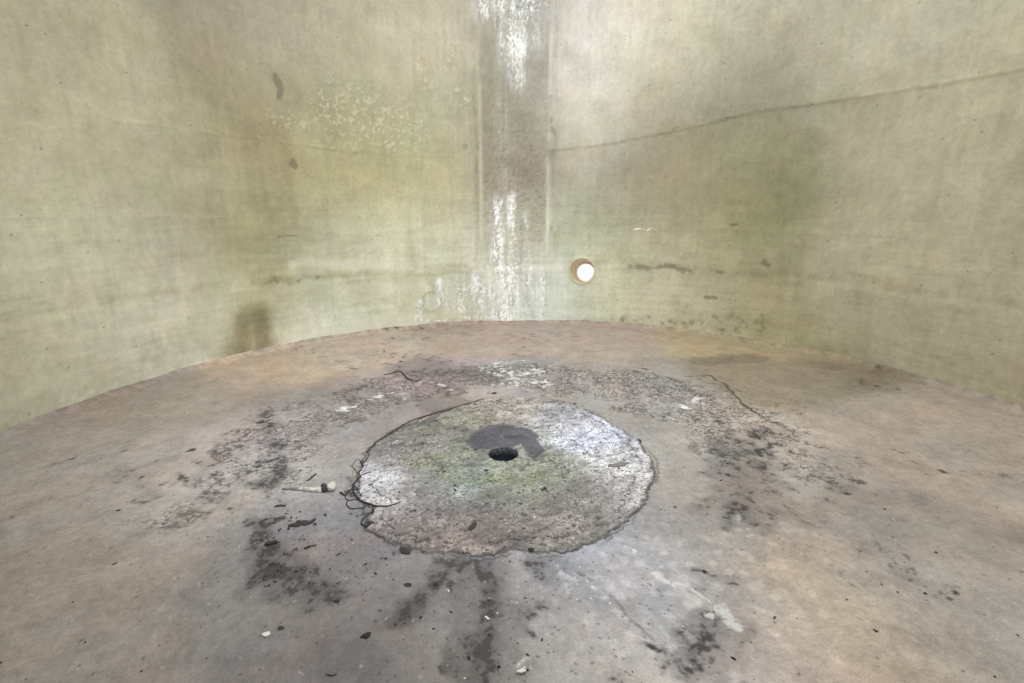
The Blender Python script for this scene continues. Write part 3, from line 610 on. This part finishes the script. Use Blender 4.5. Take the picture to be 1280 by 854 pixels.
# ------------------------------------------------------------------ outlet nozzle through the wall
def build_nozzle():
    c0 = np.array(wall_pt(HOLE[0], HOLE[1])); nrm = np.array((math.sin(HOLE[0]/R), math.cos(HOLE[0]/R), 0.)); tg = np.array((nrm[1], -nrm[0], 0.))
    root = bpy.data.objects.new('outlet_nozzle', None); col.objects.link(root); root.location = tuple(c0)
    tag(root, 'round pipe outlet through the tank wall with bright daylight at its far end', 'pipe outlet')
    # far end centre: seen at (732,341)
    a, b, c = ray(732.2, 341.2); L = .42
    t = (c0[1]+L)/b; c1 = np.array((a*t, b*t, CAMZ+c*t))
    n = 72
    def ring(cn, r, off=0.):
        return [cn+r*(math.cos(w)*tg+math.sin(w)*np.array((0, 0, 1.)))-off*nrm-c0 for w in np.linspace(0, 2*math.pi, n, endpoint=False)]
    re = 11.0/F*t*F*0+11.0*t     # radius of the end opening: 11 px at that depth
    rows = [ring(c0, HR*.995, .002), ring(c0+(c1-c0)*.04, HR*.985), ring(c0+(c1-c0)*.5, HR*.95), ring(c0+(c1-c0)*.97, HR*.93), ring(c1, re+.004), ring(c1+nrm*.03, re)]
    link('pipe_bore', grid_mesh('pipe_bore', np.array(rows), wrap=True), M_tan, root)
    lip = [ring(c0, HR*.97, -.01), ring(c0, HR*.97, .010), ring(c0, HR*1.02, .017), ring(c0, HR*1.08, .013), ring(c0, HR*1.13, .001), ring(c0, HR*1.14, -.012)]
    link('lip', grid_mesh('lip', np.array(lip), wrap=True), M_lip, root)
M_lip = plain('lip_laminate', (.44, .39, .24), (.60, .55, .38), 20, .4)
build_nozzle()

# ================================================================== DEBRIS
def thing_mesh(name, me, mat, loc, rot, scale, label, cat, group=None):
    o = link(name, me, None); 
    if not me.materials: me.materials.append(mat)
    o.location = loc; o.rotation_euler = rot; o.scale = scale; tag(o, label, cat, group); return o

# stick with a white rounded head
def build_stick():
    A, B = P(353, 612.5), P(404, 614.5); z0 = ground_z(*A)+.006; z1 = ground_z(*B)+.012
    root = bpy.data.objects.new('discarded_stick', None); col.objects.link(root); root.location = (B[0], B[1], ground_z(*B))
    tag(root, 'pale thin stick with a rounded white head lying left of the concrete patch', 'stick')
    o0 = np.array(root.location)
    pts = [np.array((A[0]+(B[0]-A[0])*t, A[1]+(B[1]-A[1])*t+.004*math.sin(t*5), z0+(z1-z0)*t))-o0 for t in np.linspace(0, 1, 14)]
    k = 5
    V, Fc = tube(pts[:k+1], np.linspace(.005, .009, k+1), 8, jit=.25); link('dirty_tip', mesh_from('dirty_tip', V, Fc), M_grey, root)
    V, Fc = tube(pts[k:], np.linspace(.009, .015, 14-k), 10, jit=.15); link('shaft', mesh_from('shaft', V, Fc), M_bone, root)
    V, Fc = tube([np.array(p) for p in ((.0, 0, .014), (.012, 0, .017), (.022, .002, .018))], [.019, .021, .016], 12, jit=.2); c = link('collar', mesh_from('collar', V, Fc), M_dark, root); c['label'] = 'dark collar below the white head'
    h = lump(3, 3, .30, .85); h.materials.append(M_bone); ho = link('head', h, None, root)
    for p in h.polygons: p.use_smooth = True
    ho.location = (.040, .006, .027); ho.scale = (.027, .024, .027)
    q = lump(5, 2, .3, .8); q.materials.append(M_dark); qo = link('bent_tab', q, None, root); qo.location = (-.008, .03, .016); qo.scale = (.017, .012, .014)
build_stick()

def strand(px, r, seed, lift=.0012):
    r = r*.95
    w = [P(x, y) for x, y in px]
    pts = smooth_path([(x, y, ground_z(x, y)+lift) for x, y in w], 5)
    rg = np.random.RandomState(seed); n = len(pts)
    pts = [p+np.array((rg.randn()*.0015, rg.randn()*.0015, abs(rg.randn())*.001)) for p in pts]
    rad = r*(.55+.45*np.sin(np.linspace(.15, math.pi-.15, n)))
    return pts, rad
def build_tangle():
    root = bpy.data.objects.new('fibre_tangle', None); col.objects.link(root); x, y = P(447, 612); o0 = np.array((x, y, ground_z(x, y))); root.location = tuple(o0)
    tag(root, 'tangle of looped black fibres on the left edge of the concrete patch', 'fibre tangle')
    L = [([(463,593),(456,595),(449,598),(443,605),(441,613),(445,621),(452,627),(463,632),(472,635),(486,635),(500,631)],.0060),
         ([(431,621),(436,614),(442,612),(447,613)],.0040),([(431,621),(435,626),(445,625),(453,629)],.0040),([(435,626),(433,631),(438,636),(449,636),(458,634)],.0038),
         ([(470,636),(462,643),(454,650),(452,656),(460,660)],.0050),([(425,616),(429,619),(433,620)],.0060),([(440,606),(445,610),(452,622)],.0035),([(450,578),(454,584),(449,592),(451,597)],.0045),
         ([(455,580),(447,575),(440,582)],.0022),([(448,596),(444,588),(437,580)],.0020)]
    for i, (p, r) in enumerate(L):
        pts, rad = strand(p, r, i+3); V, Fc = tube([q-o0 for q in pts], rad, 6, jit=.5, seed=i)
        link('strand', mesh_from('strand', V, Fc), M_black, root)
build_tangle()
def single_strand(name, px, r, mat, label, cat, group=None, seed=1):
    pts, rad = strand(px, r, seed); o0 = pts[0].copy(); V, Fc = tube([q-o0 for q in pts], rad, 6, jit=.5, seed=seed)
    o = link(name, mesh_from(name, V, Fc), mat); o.location = tuple(o0); tag(o, label, cat, group); return o
single_strand('dark_twig', [(480,469),(490,467),(501,465),(508,472),(518,477),(527,474)], .0065, M_dark, 'long bent dark twig lying on the floor behind the patch, upper left', 'twig', seed=21)
single_strand('root_fibre', [(600,500),(585,505),(565,511),(545,517),(530,521),(515,526),(500,534),(487,543),(475,550),(461,563),(459,566),(461,571),(455,580)], .0050, M_black, 'black root-like fibre running along the upper left edge of the patch', 'fibre', seed=22)
single_strand('dark_twig', [(384,602),(390,597),(395,593)], .0065, M_dark, 'short dark twig lying diagonally just above the white headed stick', 'twig', seed=23)
single_strand('dark_twig', [(343,634),(350,633),(357,633)], .0060, M_dark, 'short dark twig lying level below the white headed stick', 'twig', seed=24)
single_strand('dark_twig', [(380,686),(388,684)], .006, M_dark, 'tiny dark twig on the floor below the black crust clump', 'twig', seed=26)
single_strand('curved_fibre', [(640,462),(648,466),(655,470)], .003, M_black, 'thin curved fibre on the whitish floor behind the patch', 'fibre', seed=27)

# named flakes and lumps
def flake(px, py, length, asp, rz, mat, label, cat='flake', seed=1, curl=.15, thick=.10, name='flake', group=None):
    x, y, z = on_ground(px, py)
    return thing_mesh(name, chip(seed, 11, thick, curl, asp), mat, (x, y, z+.001), (0, 0, math.radians(rz)), (length/2,)*3, label, cat, group)
flake(773, 584, .155, .26, 14, M_grey, 'long dark grey flake lying on the right side of the concrete patch', seed=11, name='grey_flake')
flake(590, 661, .085, .40, 60, M_dark, 'narrow dark flake on the lower middle of the concrete patch', seed=12, name='dark_flake')
flake(855, 510, .075, .55, 0, M_white, 'white chip on the crackled floor right of the patch', 'chip', 13, name='white_chip')
flake(430, 511, .085, .26, -35, M_white, 'larger white chip on the crackled floor left of the patch', 'chip', 14, name='white_chip')
flake(433, 514, .07, .22, -40, M_white, 'narrow white sliver just below the larger white chip on the left', 'chip', 15, name='white_sliver')
flake(609, 773, .030, .35, -40, M_white, 'small white chip in the dark streak below the patch', 'chip', 16, name='white_chip')
flake(339, 680, .060, .40, 25, M_dark, 'thick black flake near the left edge of the floor', seed=17, name='dark_flake', thick=.25)
flake(390, 683, .05, .30, 10, M_brown, 'thin brown flake below the black crust clump', seed=18, name='brown_flake')
def rock(px, py, r, mat, label, seed, name='dark_lump', cat='lump', flat=.65, sx=1, rz=0):
    x, y, z = on_ground(px, py)
    return thing_mesh(name, lump(seed, 2, .75, flat), mat, (x, y, z+r*flat*.25), (0, 0, math.radians(rz)), (r*sx*.66, r*.52, r*.5), label, cat)
rock(680, 614, .020, M_dark, 'black crumb pair on the concrete patch right below the drain', 31)
rock(684, 617, .010, M_dark, 'tiny black crumb touching the larger black crumb below the drain', 32)
rock(555, 593, .017, M_dark, 'dark lump on the green stained concrete left of the drain', 33, sx=1.4, rz=30)
rock(608, 590, .015, M_dark, 'dark curved lump directly in front of the drain', 34, sx=1.5)
rock(800, 551, .018, M_dark, 'dark lump on the upper right rim of the concrete patch', 35)
rock(663, 688, .020, M_dark, 'black lump on the bottom rim of the concrete patch', 36)
rock(719, 505, .016, M_brown, 'brown lump on the upper rim of the patch, right of centre', 37, sx=1.5)
rock(617, 492, .018, M_brown, 'brown lump just behind the top of the concrete patch', 38, sx=1.4)
rock(506, 690, .032, M_dark, 'dark crumbly lump just outside the lower left rim of the patch', 39, flat=.4)
rock(456, 796, .018, M_dark, 'dark pebble alone on the bare floor at lower left', 40, sx=1.3, rz=40)
rock(475, 763, .013, M_grey, 'small grey pebble on the floor left of the dark streak', 41, name='pebble', cat='pebble')
rock(412, 842, .022, M_grey, 'flattish grey lump at the bottom left of the floor', 42, flat=.3)
rock(421, 752, .014, M_dark, 'black crumb below the grimy area on the left', 43)
rock(545, 731, .012, M_dark, 'black crumb at the top of the dark streak below the patch', 44)
rock(509, 732, .018, M_dark, 'flat dark crumb left of the dark streak below the patch', 45, flat=.4, sx=1.3)
rock(652, 840, .017, M_white, 'glossy white lump at the bottom middle of the floor', 46, name='white_lump', flat=.9)
rock(333, 794, .014, M_white, 'small white lump near the left edge at lower left', 47, name='white_lump', flat=.5)
rock(351, 786, .015, M_brown, 'brown lump next to the small white lump at lower left', 48, name='brown_lump', flat=.4)
rock(462, 656, .026, M_dark, 'black crust on the lower left rim of the patch', 49, flat=.5)
rock(880, 715, .010, M_dark, 'single dark crumb on the pale floor at lower right', 50)
rock(501, 452, .020, M_dark, 'dark lump on the floor near the far wall, left of centre', 51, flat=.5, sx=1.5, rz=-30)
rock(375, 640, .010, M_dark, 'dark crumb below the head of the white stick', 52)
rock(376, 588, .010, M_dark, 'round dark crumb above the white headed stick', 53)
rock(343, 654, .012, M_brown, 'brown crumb near the left edge beside the black crust', 54)
# black crust clump at the left
def build_clump():
    x, y, z = on_ground(372, 656); root = bpy.data.objects.new('crust_clump', None); col.objects.link(root); root.location = (x, y, z)
    tag(root, 'ragged black crust clump on the floor below the white headed stick', 'crust clump')
    for i, (px, py, r, sx) in enumerate([(368,657,.028,1.6),(378,655,.024,1.7),(386,655,.015,1.8),(392,651,.014,1.2),(373,652,.012,1.),(394,656,.012,1.),(361,661,.008,2.5)]):
        a, b, c = on_ground(px, py); me = lump(60+i, 3, .5, .35); me.materials.append(M_dark); o = link('crust_piece', me, None, root)
        o.location = (a-x, b-y, c-z+.004); o.scale = (r*sx*.72, r*.6, r*.7); o.rotation_euler = (0, 0, .3*i)
build_clump()

# scattered crumbs
protos = [lump(100+i, 1, .75, .55) for i in range(8)]
for m in protos: m.materials.append(M_dark)
regions = [ # x0,x1,y0,y1,count,rmin,rmax
 (450,800,505,685,70,.0035,.009),(320,500,640,760,50,.004,.011),(330,450,570,640,16,.003,.007),(480,700,690,850,32,.003,.008),(690,950,700,850,14,.003,.006),
 (560,720,440,480,16,.005,.009),(600,820,400,412,10,.006,.012),(340,600,440,500,8,.004,.008),(820,950,530,640,14,.004,.009),(0,320,470,850,14,.004,.009),(960,1280,470,850,14,.004,.009)]
rg = random.Random(5); k = 0
for x0, x1, y0, y1, n, ra, rb in regions:
    for _ in range(n):
        px, py = rg.uniform(x0, x1), rg.uniform(y0, y1); x, y = P(px, py)
        if math.hypot(x-CC[0], y-CC[1]) > R-.08 or math.hypot(x-DX, y-DY) < RH+.03: continue
        r = (ra+(rb-ra)*rg.random()**2)*.72
        o = bpy.data.objects.new('dark_crumb', protos[k % 8]); k += 1; col.objects.link(o)
        o.location = (x, y, ground_z(x, y)+r*.25); o.rotation_euler = (0, 0, rg.random()*6.28); o.scale = (r*rg.uniform(.8, 1.9), r, r)
        tag(o, 'small dark crumb of dirt scattered on the tank floor', 'crumb', 'dark crumbs scattered on the tank floor')
# scale flakes at the left edge
fprot = [chip(200+i, 8, .1, .3, .35) for i in range(6)]
for m in fprot: m.materials.append(M_brown)
for i in range(34):
    px = rg.uniform(318, 350)+(rg.random()**2)*55; py = rg.uniform(648, 735); x, y = P(px, py)
    L = rg.uniform(.006, .016); o = bpy.data.objects.new('scale_flake', fprot[i % 6]); col.objects.link(o)
    o.location = (x, y, ground_z(x, y)+.002); o.rotation_euler = (rg.uniform(-.3, .3), rg.uniform(-.3, .3), rg.random()*6.28); o.scale = (L, L, L)
    tag(o, 'small brown scale flake in the grimy heap at the left edge', 'flake', 'brown scale flakes at the left edge')
wprot = [chip(300+i, 7, .12, .1, .6) for i in range(4)]
for m in wprot: m.materials.append(M_white)
for i in range(40):
    px, py = rg.choice([(rg.gauss(645, 22), rg.gauss(466, 8)), (rg.gauss(750, 30), rg.gauss(745, 25)), (rg.gauss(475, 22), rg.gauss(497, 5)), (rg.uniform(560, 900), rg.uniform(700, 850))])
    x, y = P(px, py); L = rg.uniform(.003, .009)*(1.4 if py < 500 else .8); o = bpy.data.objects.new('white_flake', wprot[i % 4]); col.objects.link(o)
    o.location = (x, y, ground_z(x, y)+.001); o.rotation_euler = (0, 0, rg.random()*6.28); o.scale = (L, L, L)
    tag(o, 'tiny white flake scattered on the tank floor', 'flake', 'tiny white flakes scattered on the tank floor')

# ================================================================== LIGHT
w = bpy.data.worlds.new('World'); sc.world = w; w.use_nodes = True
bg = w.node_tree.nodes['Background']; bg.inputs[0].default_value = (.97, .985, 1, 1); bg.inputs[1].default_value = .98
def area(name, loc, target, size, energy, colr=(1, 1, 1), sy=None):
    l = bpy.data.lights.new(name, 'AREA'); l.energy = energy; l.color = colr; l.size = size
    if sy: l.shape = 'RECTANGLE'; l.size_y = sy
    o = bpy.data.objects.new(name, l); col.objects.link(o); o.location = loc
    from mathutils import Vector
    o.rotation_euler = (Vector(target)-Vector(loc)).to_track_quat('-Z', 'Y').to_euler(); return o
area('overhead_fill_lamp', (.7, 1.9, 4.4), (.7, 4.6, .3), 0.9, 140, (1, .99, .96))  # unseen area lamp added overhead for glare and contact shadows
def spot(name, loc, target, energy, size, blend, radius, colr):
    l = bpy.data.lights.new(name, 'SPOT'); l.energy = energy; l.color = colr; l.spot_size = math.radians(size); l.spot_blend = blend; l.shadow_soft_size = radius
    o = bpy.data.objects.new(name, l); col.objects.link(o); o.location = loc
    from mathutils import Vector
    o.rotation_euler = (Vector(target)-Vector(loc)).to_track_quat('-Z', 'Y').to_euler(); return o
spot('wall_fill_spot', (.10, .4, 2.3), (-.75, 5.9, .25), 620, 92, 1., .30, (.98, 1, .99))  # unseen spot added to brighten the lower far wall

# ================================================================== CAMERA
cam = bpy.data.cameras.new('camera'); co = bpy.data.objects.new('camera', cam); col.objects.link(co)
co.location = (0, 0, CAMZ); co.rotation_euler = (math.pi/2-TH, 0, 0)
cam.sensor_width = 36; cam.lens = F/1280*36; cam.clip_start = .02; cam.clip_end = 200
sc.camera = co
sc.view_settings.view_transform = 'Standard'; sc.view_settings.look = 'None'; sc.view_settings.exposure = 0
sc.cycles.max_bounces = 5; sc.cycles.diffuse_bounces = 4; sc.cycles.glossy_bounces = 2; sc.cycles.transmission_bounces = 1; sc.cycles.caustics_reflective = False
sc.cycles.use_adaptive_sampling = True; sc.cycles.adaptive_threshold = .02
